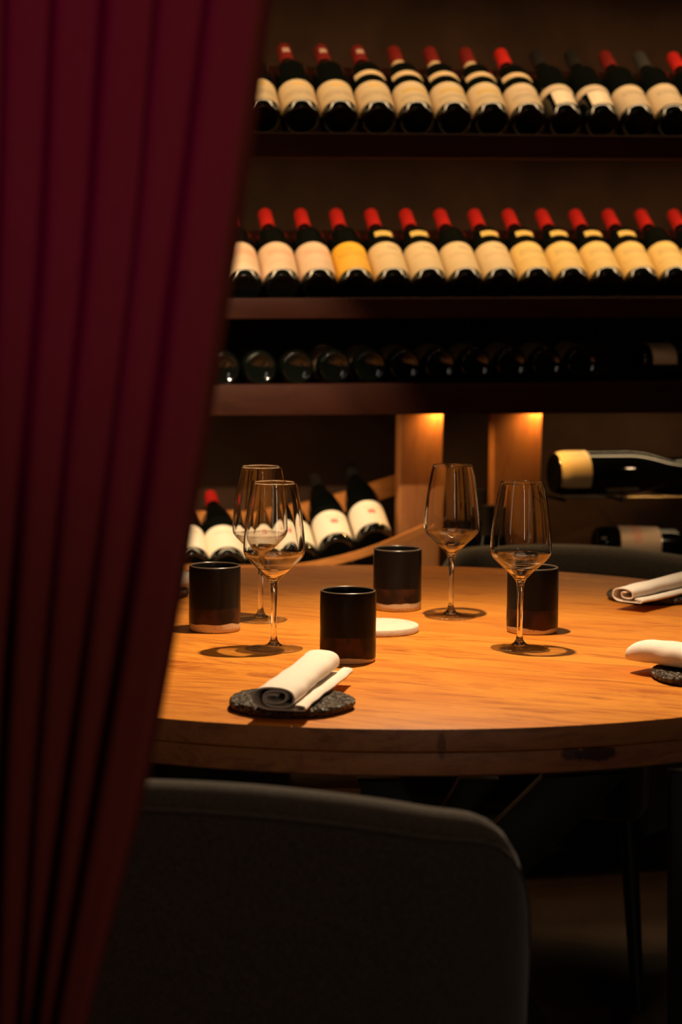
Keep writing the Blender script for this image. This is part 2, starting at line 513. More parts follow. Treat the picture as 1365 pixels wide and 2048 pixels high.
def post(xl, xr, xlb, xrb):
    t = .07; y0, y1 = 818, 1130
    def at(x, y): p = rk(x, y, t); return p
    tl, tr, bl, br = at(xl, y0), at(xr, y0), at(xlb, y1), at(xrb, y1)
    ext = lambda a, b, z: a + (b - a) * ((z - a.z) / (b.z - a.z))
    tl, tr = ext(tl, bl, zb3 - .035), ext(tr, br, zb3 - .035); bl, br = ext(tl, bl, .506), ext(tr, br, .506)
    P = [bl, br, tr, tl]
    bm = bmesh.new(); v = [bm.verts.new(p) for p in P + [p + NN * .035 for p in P]]
    for f in ((0, 1, 2, 3), (7, 6, 5, 4), (0, 4, 5, 1), (1, 5, 6, 2), (2, 6, 7, 3), (3, 7, 4, 0)): bm.faces.new([v[i] for i in f])
    bm.edges.ensure_lookup_table()
    ve = [e for e in bm.edges if abs((e.verts[0].co - e.verts[1].co).z) > .2]
    bmesh.ops.bevel(bm, geom=ve, offset=.006, segments=4, profile=.5, affect='EDGES')
    rp(bm_obj('post', bm, M['post'], smooth=True, sharp=50))
    return tr


for a in ((800, 889, 797, 880), (988, 1087, 984, 1077)):
    tr = post(*a)
    lp = tr - E1 * .004 - NN * .016 - Vector((0, 0, .004))
    lamp('post_lamp', 'SPOT', lp, lp + E1 * -.010 + NN * .018 + Vector((0, 0, -.12)), 1.7, (1, .50, .13), .004, 150, .8)

def strip(y, length, mid, energy, t=.017, width=.026, col=(1, .66, .33), up=.012, back=.15):
    p = rk(1000, y, -.055); z = p.z - E1.z * (p - RO).dot(E1)
    c = W(mid, t, z + up); l = lamp('shelf_strip_light', 'AREA', c, c - Vector((0, 0, 1)), energy, col, length, size_y=width)
    zz = (Vector((0, 0, 1)) - NN * back).normalized(); x = (E1 - zz * E1.dot(zz)).normalized(); l.rotation_euler = Matrix((x, zz.cross(x), zz)).transposed().to_euler()
    return l


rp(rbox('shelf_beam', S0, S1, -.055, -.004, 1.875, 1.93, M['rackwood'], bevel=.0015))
strip(317, 2.5, .05, 5.6)
_l = strip(317, 2.5, .05, 5.6); _l.location.z += 1.885 - (_l.location.z - .012)
strip(829, .85, -.35, .9, .02, .01)  # faint strip added to lift the dark panel behind the slanted rack
_a, _b = (rk(1105, 830, .12) - RO).dot(E1), (rk(1560, 830, .12) - RO).dot(E1)
_m = W((_a + _b) / 2, .12, zb3 - .036)
_l = lamp('shelf_strip_light', 'AREA', _m, _m - Vector((0, 0, 1)), .55, (1, .68, .34), _b - _a, size_y=.018)
_l.rotation_euler = (0, 0, AL)
_l = lamp('shelf_strip_light', 'AREA', _m + NN * .14, _m + NN * .14 - Vector((0, 0, 1)), .22, (1, .68, .34), _b - _a, size_y=.010); _l.rotation_euler = (0, 0, AL)  # extra strip added to give the rear bottle its highlight

# ------------------------------------------------------------------ bottles
BORD = [(0, .004), (.018, .0035), (.026, .0015), (.0300, 0), (.0325, .0009), (.0338, .0026), (.0347, .0050), (.0361, .0098), (.0373, .0142), (.0380, .0172), (.0382, .0200), (.0382, .172), (.0374, .180), (.0345, .189),
        (.029, .198), (.0225, .2055), (.0175, .2125), (.0153, .220), (.0145, .232), (.0140, .296), (.0120, .300), (0, .300)]
BURG = [(0, .004), (.018, .0035), (.028, .0015), (.0315, 0), (.0338, .0009), (.0352, .0026), (.0361, .0050), (.0376, .0100), (.0388, .0144), (.0395, .0174), (.0398, .0200), (.0398, .140), (.0392, .155), (.0370, .172), (.0325, .192),
        (.0265, .212), (.0210, .229), (.0172, .244), (.0152, .258), (.0143, .270), (.0142, .296), (.0120, .300), (0, .300)]


def prof_r(prof, z):
    for (r0, z0), (r1, z1) in zip(prof[3:], prof[4:]):
        if z0 <= z <= z1 and z1 > z0: return r0 + (r1 - r0) * (z - z0) / (z1 - z0)
    return prof[-3][0]


_cache = {}


def part(name, key, build, parent, mat):
    k = (key, mat.name)
    if k not in _cache:
        o = build(); o.data.materials.clear(); o.data.materials.append(mat); _cache[k] = o.data
        o.name = name
    else:
        o = bpy.data.objects.new(name, _cache[k]); C.objects.link(o)
    o.parent = parent
    return o


def wrap(prof, z0, z1, a0, a1, off=.0004, nz=10, na=28):
    """paper on a bottle: angles from local +Y, following the bottle's profile"""
    vs = []; uv = []; fs = []
    for i in range(nz + 1):
        z = z0 + (z1 - z0) * i / nz; r = prof_r(prof, z) + off
        for j in range(na + 1):
            a = a0 + (a1 - a0) * j / na; vs.append((r * math.sin(a), r * math.cos(a), z)); uv.append((j / na, i / nz))
    n = na + 1
    for i in range(nz):
        for j in range(na): fs.append((i * n + j, (i + 1) * n + j, (i + 1) * n + j + 1, i * n + j + 1))
    return mesh_obj('label', vs, fs, None, smooth=True, uvs=uv, sharp=180)


def capsule(prof, z0):
    pr = [(prof_r(prof, z0) + .0003, z0)] + [(prof_r(prof, z0 + (.297 - z0) * i / 8) + .0009, z0 + (.297 - z0) * i / 8) for i in range(9)]
    pr += [(.0150, .299), (.0142, .3018), (0, .302)]
    return bm_obj('capsule', lathe_bm(pr, 32), None, None)


def orient(base, ax):
    z = ax.normalized(); y = (Vector((0, 0, 1)) - z * z.z)
    y = y.normalized() if y.length > 1e-3 else Vector((0, -1, 0)); x = y.cross(z)
    m = Matrix((x, y, z)).transposed().to_4x4(); m.translation = base; return m


def bottle(base, ax, shape='bord', label=None, lz=(.0175, .120), la=1.75, cap=None, capz=.236, band=None, bandz=(.128, .146), ba=1.0, ring=None, spot=None,
           scale=1., spin=0., name='wine_bottle', text='', group=None, cat='wine bottle', badge=None, emblem=None):
    prof = BORD if shape == 'bord' else BURG
    root = empty(name, base); m = orient(base, ax)
    if spin: m = m @ Matrix.Rotation(spin, 4, 'Z')
    root.rotation_euler = m.to_euler(); root.scale = (scale,) * 3
    part('bottle_body', 'body' + shape, lambda: bm_obj('b', lathe_bm(prof, 56), None, None, True, 60), root, M['bottle'])
    lb = None
    if label: lb = part('label', f'lab{shape}{lz}{la}', lambda: wrap(prof, lz[0], lz[1], -la, la), root, label)
    if emblem: part('emblem', f'emb{shape}', lambda: wrap(prof, .056, .071, -.19, .19, .0008, 4, 8), lb, emblem)
    if badge: part('metal_badge', f'bad{shape}{badge[0]}', lambda: wrap(prof, badge[0][0], badge[0][1], -.62, .62, .0009), root, badge[1])
    cp = None
    if cap: cp = part('capsule', f'cap{shape}{capz}', lambda: capsule(prof, capz), root, cap)
    if band: part('shoulder_label', f'band{shape}{bandz}{ba}', lambda: wrap(prof, bandz[0], bandz[1], -ba, ba, .0005, 4), root, band)
    if ring: part('neck_ring', f'ring{shape}', lambda: wrap(prof, .217, .236, -PI, PI, .0008, 2), root, ring)
    if spot: part('capsule_seal', f'seal{shape}', lambda: wrap(prof, .262, .280, -.5, .5, .0014, 4, 10), cp, spot)
    tag(root, text, cat, group)
    return root


CAPR = plain('bright_red_foil', (.62, .022, .016), .5, spec=.35)
CAPD = plain('dark_red_foil', (.20, .016, .012), .5, spec=.3)
CAPK = plain('black_foil', (.018, .014, .012), .5, spec=.3)
CAPG = plain('grey_black_foil', (.05, .045, .04), .5, spec=.3)
GREY = (.30, .20, .12)
L_crest = label_mat('cream_crest_label', (.66, .50, .30), [(.5, .78, .10, .06, (.72, .42, .06), 'soft'), (.5, .40, .28, .12, GREY, 'script')], seed=1)
L_band = label_mat('cream_yellow_band_label', (.66, .51, .31), [(.5, .60, .20, .09, (.62, .38, .08), 'soft'), (.5, .3, .26, .08, GREY, 'script')], seed=2)
L_sig = label_mat('cream_signature_label', (.66, .51, .33), [(.5, .66, .13, .05, (.42, .10, .06), 'script'), (.5, .4, .26, .10, GREY, 'script')], seed=3)
L_script = label_mat('cream_script_label', (.66, .51, .33), [(.5, .62, .2, .1, (.2, .14, .09), 'script')], seed=4)
L_pink = label_mat('pink_cream_label', (.72, .52, .36), [(.46, .66, .22, .10, (.72, .22, .12), 'script'), (.5, .3, .24, .05, (.6, .4, .25), 'script')], seed=5)
L_yel = label_mat('yellow_label', (.80, .44, .03), [(.48, .58, .28, .09, (.45, .2, .02), 'script'), (.6, .75, .09, .05, (.4, .2, .03), 'script')], seed=6)
L_mark = label_mat('cream_dark_mark_label', (.66, .50, .28), [(.42, .80, .10, .05, (.10, .08, .06), 'script'), (.5, .55, .22, .07, (.45, .3, .16), 'script')], seed=7)
L_amber = label_mat('amber_cream_label', (.72, .50, .17), [(.5, .66, .2, .10, (.25, .19, .10), 'script'), (.5, .35, .26, .06, (.5, .34, .12), 'script')], seed=8)
L_pale = label_mat('pale_narrow_label', (.62, .48, .33), [], seed=9)
BANDM = label_mat('gold_cream_shoulder_label', (.72, .50, .14), [(.5, .5, .3, .3, (.5, .3, .08), 'script')], seed=10)
BANDC = label_mat('cream_shoulder_label', (.64, .46, .26), [], seed=11)
SEAL = label_mat('pale_seal', (.62, .40, .30), [], seed=12)
BADGE = plain('silver_badge', (.95, .80, .60), .4, metal=.25)
ORD = ['first', 'second', 'third', 'fourth', 'fifth', 'sixth', 'seventh', 'eighth', 'ninth', 'tenth', 'eleventh', 'twelfth', 'thirteenth', 'fourteenth']

row1 = {-1: dict(label=L_crest, cap=CAPD), 0: dict(label=L_crest, cap=CAPD, spot=SEAL), 1: dict(label=L_crest, cap=CAPD, spot=SEAL),
        2: dict(label=L_crest, cap=CAPD, spot=SEAL, band=BANDC), 3: dict(label=L_band, cap=CAPD, ring=BANDC, band=BANDC), 4: dict(label=L_band, cap=CAPD, ring=BANDC, band=BANDC),
        5: dict(label=L_band, cap=CAPD, ring=BANDC, band=BANDC), 6: dict(label=L_sig, cap=CAPR, band=BANDC), 7: dict(label=L_pale, lz=(.075, .098), cap=CAPK, badge=((.02, .072), BADGE)),
        8: dict(label=L_pale, lz=(.075, .098), cap=CAPK, badge=((.02, .072), BADGE)), 9: dict(label=L_script, cap=CAPD), 10: dict(label=L_script, lz=(.022, .108), cap=CAPG), 11: dict(label=L_script, cap=CAPR)}
desc1 = {-1: 'cream-labelled wine bottle half behind the curtain', 0: 'wine bottle with pale seal on dark red capsule', 1: 'wine bottle with sealed dark red capsule, no shoulder band',
         2: 'wine bottle with sealed capsule and cream shoulder band', 3: 'wine bottle with cream neck ring and yellow-striped label', 4: 'wine bottle with cream neck ring and yellow-striped label',
         5: 'wine bottle with cream neck ring and yellow-striped label', 6: 'wine bottle with bright red capsule and shoulder band', 7: 'black-capped wine bottle with narrow label and silver badge',
         8: 'black-capped wine bottle with narrow label and silver badge', 9: 'wine bottle with plain dark red capsule and script label', 10: 'wine bottle with charcoal capsule and script label',
         11: 'wine bottle with bright red capsule cut by the frame'}
R = ROWS['top']; ax = axis(R['th'])
for i in range(-1, 12):
    kw = dict(row1[i]); kw.setdefault('lz', (.018, .100))
    bottle(W(R['s'] + i * R['pitch'], 0, R['z']), ax, text=f'{desc1[i]}, {ORD[i + 1]} from left, top shelf', group='wine bottles on the top shelf', **kw)
R = ROWS['mid']; ax = axis(R['th'])
row2 = {}
for i in range(-1, 13):
    lab = L_pink if i in (-1, 0, 1) else L_yel if i == 2 else L_mark if i <= 6 else L_amber
    row2[i] = dict(label=lab, cap=CAPR)
    if i in (3, 4, 6, 7, 8, 9, 10): row2[i].update(band=BANDM, bandz=(.147, .166), ba=.50)
    w = 'pinkish cream' if lab is L_pink else 'bright yellow' if lab is L_yel else 'cream' if lab is L_mark else 'amber'
    bnd = ' and gold shoulder band' if 'band' in row2[i] else ''
    d = f'red-capped bottle with {w} label{bnd}, {ORD[i + 1]} from left on middle shelf'
    if i == -1: d = 'wine bottle with pinkish cream label, cut by the curtain on the middle shelf'
    bottle(W(R['s'] + i * R['pitch'], 0, R['z']), ax, text=d, group='wine bottles on the middle shelf', **row2[i])

# third row: nearly level, in the shade of the shelf above
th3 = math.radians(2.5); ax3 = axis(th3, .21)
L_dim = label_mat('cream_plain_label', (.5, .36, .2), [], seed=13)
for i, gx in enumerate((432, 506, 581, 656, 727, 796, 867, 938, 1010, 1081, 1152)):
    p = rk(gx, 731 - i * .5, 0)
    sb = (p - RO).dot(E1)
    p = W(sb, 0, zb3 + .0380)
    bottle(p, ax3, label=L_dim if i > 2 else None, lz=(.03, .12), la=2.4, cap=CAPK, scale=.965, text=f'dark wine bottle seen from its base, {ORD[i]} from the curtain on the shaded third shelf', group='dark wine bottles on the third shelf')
for gx, rot, lab, d in ((1262, 1.15, L_sig, 'dark wine bottle lying sideways with a cream label on the shaded third shelf'),):
    p = W((rk(gx, 730, .05) - RO).dot(E1), .06, zb3 + .0392)
    bottle(p, Vector((math.sin(rot), math.cos(rot), 0)), label=lab, lz=(.02, .08), cap=CAPK, text=d)

# slanted display rack, left of the posts
sl = empty('slanted_bottle_rack', rk(590, 1140, .12)); tag(sl, 'orange wooden bottle rack of two boards sloping up to the post', 'bottle rack')


def bent_board(name, top, thick, t0, t1, mat, rise=0.):
    """board following a line of the photograph; top face seen, face below"""
    pts = [rk(x, y, t0) for x, y in top]; vs = []; fs = []
    for p in pts:
        for (dt, dz) in ((0, 0), (t1 - t0, rise), (t1 - t0, rise - thick), (0, -thick)): vs.append(p + NN * dt + Vector((0, 0, dz)))
    for i in range(len(pts) - 1):
        for k in range(4): fs.append((i * 4 + k, i * 4 + (k + 1) % 4, (i + 1) * 4 + (k + 1) % 4, (i + 1) * 4 + k))
    fs += [(3, 2, 1, 0), tuple((len(pts) - 1) * 4 + k for k in range(4))]
    bm = bmesh.new(); V = [bm.verts.new(v) for v in vs]
    for f in fs: bm.faces.new([V[i] for i in f])
    o = bm_obj(name, bm, mat, None, smooth=True, sharp=35)
    o.parent = sl; o.matrix_parent_inverse = Matrix.Translation(-sl.location); return o


def curve(pts, n=8):
    out = []
    for i in range(len(pts) - 1):
        p1, p2 = Vector(pts[i]), Vector(pts[i + 1]); p0 = Vector(pts[i - 1]) if i else 2 * p1 - p2; p3 = Vector(pts[i + 2]) if i + 2 < len(pts) else 2 * p2 - p1
        for j in range(n):
            t = j / n; out.append(.5 * (2 * p1 + (p2 - p0) * t + (2 * p0 - 5 * p1 + 4 * p2 - p3) * t * t + (-p0 + 3 * p1 - 3 * p2 + p3) * t ** 3))
    out.append(Vector(pts[-1])); return [tuple(p) for p in out]


bent_board('front_board', curve([(250, 1126), (340, 1127), (480, 1130), (590, 1128), (680, 1112), (760, 1088), (855, 1048)]), .016, -.03, .0, M['board'], -.004)
bent_board('back_board', [(250, 1024), (400, 1024), (500, 1022), (590, 1012), (640, 1000), (700, 983), (760, 963), (829, 942)], .04, .170, .20, M['board'], .0)
LRED = lambda s: label_mat('white_red_emblem_label', (.82, .72, .55), [(.44, .72, .16, .03, (.3, .2, .15), 'script'), (.58, .50, .03, .05, (.8, .6, .4), 'script')], seed=s)
LWHT = label_mat('white_plain_script_label', (.82, .72, .55), [(.5, .68, .15, .05, (.5, .36, .25), 'script')], seed=21)
lr = LRED(22)
EMB = label_mat('red_emblem_print', (.55, .05, .04), [(.5, .5, .42, .42, (.78, .55, .42), 'script')], seed=23)
low = [(322, 1135, 26, LWHT, CAPD), (384, 1134, 26, LWHT, CAPD), (456, 1134, 25, LWHT, CAPR), (529, 1132, 26, lr, CAPK), (602, 1123, 26, lr, CAPK), (676, 1105, 27, lr, CAPK), (751, 1085, 27.5, lr, CAPK)]
dlow = ['', 'white-labelled wine bottle half behind the curtain on the slanted rack', 'red-capped wine bottle with plain white label on the slanted rack, above the leftmost cup',
        'white-labelled wine bottle behind the two left wine glasses on the slanted rack', 'red-emblem wine bottle third from the upper end of the slanted rack',
        'red-emblem wine bottle second from the upper end of the slanted rack', 'red-emblem wine bottle at the upper end of the slanted rack beside the post']
for k, (x, y, th, lab, cap) in enumerate(low):
    if k == 0: continue
    bottle(rk(x, y, .012), axis(math.radians(th), .20), shape='burg', label=lab, lz=(.018, .106), la=1.8, cap=cap, capz=.25, text=dlow[k], emblem=EMB if lab is lr else None, group='wine bottles on the slanted rack', scale=.96)

# big bottles lying in front of the right panel
L_gold = label_mat('gold_cream_wrap_label', (.80, .62, .30), [(.5, .45, .16, .38, (.45, .3, .1), 'script')], seed=31)
q1 = rk(1106, 947, .12)
RG = (E1 - Vector((0, 0, E1.z)) + Vector((0, 0, .0)) + NN * .02).normalized()
bottle(q1, RG, shape='burg', label=L_gold, lz=(.0045, .0600), la=2.2, cap=None, scale=1.22, text='large dark bottle with gold label lying on brass rods by the right post', cat='wine bottle')
q2 = rk(1500, 951, .245)
bottle(q2, -RG, shape='burg', scale=1.18, text='large dark bottle lying behind the gold-labelled one, neck pointing left', cat='wine bottle')
hold = empty('bottle_holder', rk(1300, 990, .25)); tag(hold, 'thin brass rods with dark brackets under the large lying bottles', 'bottle holder')


def holder(o): o.parent = hold; o.matrix_parent_inverse = Matrix.Translation(-hold.location); return o


def rod(p, q, r, mat, name, n=12):
    d = (q - p); m = Matrix.Translation(p) @ d.to_track_quat('Z', 'Y').to_matrix().to_4x4()
    return bm_obj(name, lathe_bm([(0, 0), (r, 0), (r, d.length), (0, d.length)], n, mtx=m), mat)


for (x0, x1, y, t, mt) in ((1240, 1500, 993.5, .125, 'brass'), (1115, 1500, 994, .20, 'steel')):
    a, b = rk(x0, y, t), rk(x1, y, t); holder(rod(a, b, .0022, M[mt], 'rod'))
for x in (1130, 1250, 1440):
    a = rk(x, 1001, .10); holder(rod(Vector((a.x, a.y, a.z)), a + NN * .255, .004, M['steel'], 'bracket'))
L_redtx = label_mat('cream_red_text_label', (.66, .50, .36), [(.5, .42, .22, .10, (.72, .12, .06), 'script'), (.5, .7, .26, .06, (.6, .45, .3), 'script')], seed=33)
q3 = rk(1191, 1086, .12)
bottle(q3, (E1 + Vector((0, 0, -.035 - E1.z)) + NN * -.06).normalized(), label=L_redtx, lz=(.048, .140), la=1.9, spin=.55, text='dark wine bottle with cream and red-lettered label lying low behind the far chair', cat='wine bottle')
peg = empty('bottle_ledge', q3 + NN * .2); tag(peg, 'dark shelf ledge under the low lying wine bottle at the right', 'shelf')
o = hexa('ledge', [rk(1180, 1156, .08), rk(1500, 1160, .08), rk(1500, 1134, .08), rk(1180, 1129, .08)] + [p + NN * .27 for p in (rk(1180, 1156, .08), rk(1500, 1160, .08), rk(1500, 1134, .08), rk(1180, 1129, .08))], M['rackwood'])
o.parent = peg; o.matrix_parent_inverse = Matrix.Translation(-peg.location)

# bottles standing between the posts
L_low = label_mat('tan_low_label', (.55, .36, .14), [], seed=41)
for x, t, sc_, d in ((927, .10, .98, 'upright dark bottle beside the left post'), (968, .06, .96, 'upright dark bottle with a tan label between the two posts'), (952, .17, 1.04, 'upright dark bottle standing behind the others between the posts')):
    s = (rk(x, 1050, t) - RO).dot(E1)
    bottle(W(s, t, .5055), Vector((0, 0, 1)), shape='burg', label=L_low if x == 968 else None, lz=(.06, .14), la=1.5, cap=CAPK, scale=sc_, text=d, cat='wine bottle', group='bottles standing between the posts')

# ------------------------------------------------------------------ table
tbl = empty('round_table', (TC.x, TC.y, 0)); tag(tbl, 'large round wooden dining table with thick two-layer edge, set for a meal', 'table')


def tp(o): o.parent = tbl; o.matrix_parent_inverse = Matrix.Translation(-tbl.location); return o


T0 = .75


def disc(name, z0, z1, R, mat, rd=.002):
    pr = [(0, z0), (R - rd, z0), (R, z0 + rd), (R, z1 - rd), (R - rd * .3, z1 - rd * .3), (R - rd, z1), (0, z1)]
    o = bm_obj(name, lathe_bm(pr, 192), mat, None, True, 30); o.location = (0, 0, 0); o.parent = tbl; return o


M['table_edge'].name = 'table_edge_wood'
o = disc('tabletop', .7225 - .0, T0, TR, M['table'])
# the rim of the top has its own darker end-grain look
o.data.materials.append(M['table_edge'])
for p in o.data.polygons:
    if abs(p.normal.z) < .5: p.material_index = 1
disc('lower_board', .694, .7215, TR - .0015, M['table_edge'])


# end-grain material reads heights from .694 up, so shift its coordinates by giving the parts a common origin
def plate_leg(pts, Y, th=.035):
    P = [dep(x, y, Y) for x, y in pts]
    return tp(sweep_poly('leg', P, Vector((0, th, 0)), M['steel'], bevel=.001))


plate_leg([(1262, 1546), (1088, 1557), (360, 2268), (530, 2268)], 3.02)
plate_leg([(800, 1562), (640, 1562), (1070, 2290), (1240, 2290)], 2.98)
plate_leg([(1000, 1560), (921, 1560), (560, 2160), (640, 2160)], 3.25)
plate_leg([(1385, 1546), (1342, 1546), (1342, 2225), (1385, 2225)], 3.1)
tp(hexa('cross_beam', [dep(588, 1600, 2.9), dep(722, 1600, 2.9), dep(722, 1576, 2.9), dep(588, 1577, 2.9)] + [dep(588, 1600, 2.9) + Vector((-.01, .12, 0)), dep(722, 1600, 2.9) + Vector((-.01, .12, 0)), dep(722, 1576, 2.9) + Vector((-.01, .12, 0)), dep(588, 1577, 2.9) + Vector((-.01, .12, 0))], M['board'], bevel=.001))


# ------------------------------------------------------------------ chairs
def make_chair(loc, rz, label, zt=.78, drop=.028):
    root = empty('upholstered_chair', loc, (0, 0, rz)); tag(root, label, 'chair', 'grey upholstered chairs around the table')
    hw, yb, yf = .285, -.25, .16; cr = .10
    path = []      # plan of the shell's outer line: right arm -> back -> left arm, with its top height
    nS, nC, nB = 10, 12, 18
    for i in range(nS): path.append((hw - .05 * (1 - i / nS) ** 2, yf + (yb + cr - yf) * i / nS))
    for i in range(nC): a = -PI / 2 * i / nC; path.append((hw - cr + cr * math.cos(a), yb + cr + cr * math.sin(a)))
    for i in range(nB + 1): u = i / nB; x = (hw - cr) * (1 - 2 * u); path.append((x, yb - .012 * (1 - (x / (hw - cr)) ** 2)))
    for i in range(1, nC + 1): a = -PI / 2 - PI / 2 * i / nC; path.append((-hw + cr + cr * math.cos(a), yb + cr + cr * math.sin(a)))
    for i in range(1, nS + 1): path.append((-hw + .05 * (i / nS) ** 2, yb + cr + (yf - yb - cr) * i / nS))
    N = len(path); th = .052; sec_n = None; vs = []; fs = []; rim = []
    for i, (x, y) in enumerate(path):
        a = path[max(0, i - 1)]; b = path[min(N - 1, i + 1)]; tx, ty = b[0] - a[0], b[1] - a[1]; l = math.hypot(tx, ty)
        nx, ny = -ty / l, tx / l      # check direction: should point outwards
        if nx * x + ny * (y - .05) < 0: nx, ny = -nx, -ny
        fy = max(0, min(1, (y - yb - .02) / .20)); fy = fy * fy * (3 - 2 * fy)
        z = zt - drop * (x / hw) ** 2 - (.05 - math.sqrt(max(0, .05 ** 2 - max(0, abs(x) - (hw - .05)) ** 2))) - (zt - .50) * fy * .9
        sec = [(0, .30), (.004, .30 + (z - .35) * .15), (.006, .30 + (z - .35) * .45), (.005, .30 + (z - .35) * .75), (.003, z - .05), (0, z - .022), (-.004, z - .010), (-.012, z - .002), (-.022, z), (-.034, z - .001),
               (-.044, z - .007), (-th, z - .02), (-th - .004, z - .06), (-th - .008, z - .06 - (z - .46) * .5), (-th - .006, min(.42, z - .07))]
        rake = lambda zz: max(0, zz - .45) * .10 * (1 - fy)
        for (o_, zz) in sec: vs.append((x + nx * (o_ + rake(zz)), y + ny * (o_ + rake(zz)), zz))
        rim.append((x + nx * (.0015 + rake(z - .022)), y + ny * (.0015 + rake(z - .022)), z - .0235)); sec_n = len(sec)
    for i in range(N - 1):
        for k in range(sec_n): fs.append((i * sec_n + k, i * sec_n + (k + 1) % sec_n, (i + 1) * sec_n + (k + 1) % sec_n, (i + 1) * sec_n + k))
    fs += [tuple(range(sec_n))[::-1], tuple((N - 1) * sec_n + k for k in range(sec_n))]
    o = mesh_obj('backrest', vs, fs, M['fabric'], root, smooth=True, sharp=70)
    # piping seam just under the rim
    vs = []; fs = []
    for (x, y, z) in rim:
        for k in range(6):
            a = 2 * PI * k / 6; l = math.hypot(x, y) or 1
            vs.append((x + .0022 * math.cos(a) * x / l, y + .0022 * math.cos(a) * y / l, z + .0022 * math.sin(a)))
    for i in range(N - 1):
        for k in range(6): fs.append((i * 6 + k, i * 6 + (k + 1) % 6, (i + 1) * 6 + (k + 1) % 6, (i + 1) * 6 + k))
    mesh_obj('piping', vs, fs, M['fabric'], o, smooth=True, sharp=180)
    bm = bmesh.new(); bmesh.ops.create_cube(bm, size=1)
    for v in bm.verts: v.co = Vector((v.co.x * .48, v.co.y * .44 + .02, v.co.z * .13 + .40))
    bmesh.ops.bevel(bm, geom=list(bm.edges), offset=.035, segments=4, profile=.6, affect='EDGES'); bm_obj('seat', bm, M['fabric'], root)
    for sx in (-1, 1):
        for sy in (-1, 1):
            p = Vector((sx * .20, sy * .17 - .01, .34)); q_ = Vector((sx * .24, sy * .22 - .01, 0)); m = Matrix.Translation(q_) @ (p - q_).to_track_quat('Z', 'Y').to_matrix().to_4x4()
            bm_obj('leg', lathe_bm([(0, 0), (.011, 0), (.017, (p - q_).length), (0, (p - q_).length)], 20, mtx=m), M['legs'], root)
    return root


make_chair((-.069, 2.25, 0), -math.radians(12), 'dark grey upholstered chair in the foreground, its back to the viewer', .780, .030)
make_chair((.385, 3.885, 0), math.radians(157.6), 'grey-brown upholstered chair on the far side of the table, only its rounded top showing', .757, .02)

# ------------------------------------------------------------------ things on the table
GT = T0 + .0003


def glass_profile():
    out = [(.0300, .2350), (.0322, .2270), (.0345, .2150), (.0370, .2000), (.0393, .1840), (.0411, .1690), (.0424, .1560), (.0430, .1460), (.0430, .1400), (.0424, .1350),
           (.0400, .1300), (.0355, .1248), (.0300, .1195), (.0240, .1140)]
    return out


def smooth_prof(p, n=4):
    c = curve(p, n); return c


GO = smooth_prof(glass_profile(), 3)
WALL = .0009


def glass_bowl_bm():
    inner = []
    for i, (r, z) in enumerate(GO):
        a = Vector(GO[max(0, i - 1)]); b = Vector(GO[min(len(GO) - 1, i + 1)]); t = (b - a).normalized(); n = Vector((t.y, -t.x))
        if n.x > 0: n = -n
        inner.append((r + n.x * WALL, z + n.y * WALL))
    inner[0] = (GO[0][0] - WALL, GO[0][1])
    top = [(GO[0][0] - WALL * .5, GO[0][1] + .0004)]
    return lathe_bm(GO[::-1] + top + inner, 72)


def glass_stem_bm():
    # solid cup bottom, knob and stem down into the foot
    r_in = GO[-1][0] - WALL
    pr = [(0, .0985), (.004, .0990), (.0095, .1025), (.0158, .1082), (.0205, .1125), (r_in, .1148), (GO[-1][0], .1140), (.0180, .1085), (.0125, .1030), (.0085, .0985), (.0060, .0940), (.0050, .0880), (.0044, .078), (.0040, .060),
          (.0039, .035), (.0041, .020), (.0050, .0135), (.0075, .0090), (.0115, .0062), (.0118, .0050), (0, .0050)]
    return lathe_bm(curve_keep(pr), 40)


def curve_keep(pr): return pr


def glass_foot_bm():
    pr = [(0, .0060), (.011, .0058), (.020, .0040), (.030, .0026), (.0395, .0017), (.0408, .0012), (.0408, .0006), (.0398, .0), (.030, .0003), (.012, .0012), (0, .0016)]
    return lathe_bm(pr, 96)


def wine_glass(x, y, label):
    root = empty('wine_glass', (x, y, GT)); tag(root, label, 'wine glass', 'stemmed wine glasses on the table')
    part('bowl', 'gbowl', lambda: bm_obj('bowl', glass_bowl_bm(), None, None, True, 60), root, M['thin'])
    part('stem', 'gstem', lambda: bm_obj('stem', glass_stem_bm(), None, None, True, 60), root, M['glass'])
    part('foot', 'gfoot', lambda: bm_obj('foot', glass_foot_bm(), None, None, True, 60), root, M['thin'])
    return root


wine_glass(.2526, 2.9461, 'empty stemmed wine glass at the right, in front of the rightmost black cup')
wine_glass(-.0926, 2.9260, 'empty stemmed wine glass, front one of the left pair, behind the rolled napkin')
wine_glass(-.1213, 3.1895, 'empty stemmed wine glass, rear one of the left pair, beside the left black cup')
wine_glass(.1709, 3.2381, 'empty stemmed wine glass at the back, right of the far black cup')


def cup(x, y, label, seed, ch, rz=0):
    root = empty('ceramic_cup', (x, y, GT), (0, 0, rz)); tag(root, label, 'cup', 'black ceramic cups on the table')
    r, h = .0382, .0968
    pr = [(0, .0), (.034, .0), (.0362, .0006), (.0374, .002), (.0379, .006), (r, .02), (.0379, .045), (r, .075), (.0379, h - .004), (.03775, h - .0022), (.0372, h - .0009), (.0365, h - .0002), (.0360, h), (.0354, h - .0003), (.0349, h - .0012), (.0346, h - .0025),
          (.0343, h - .006), (.0340, .05), (.0338, .012), (.031, .0065), (0, .006)]
    bm_obj('cup_body', lathe_bm(pr, 72), cup_mat('black_glazed_ceramic', ch, seed), root, True, 45)
    return root


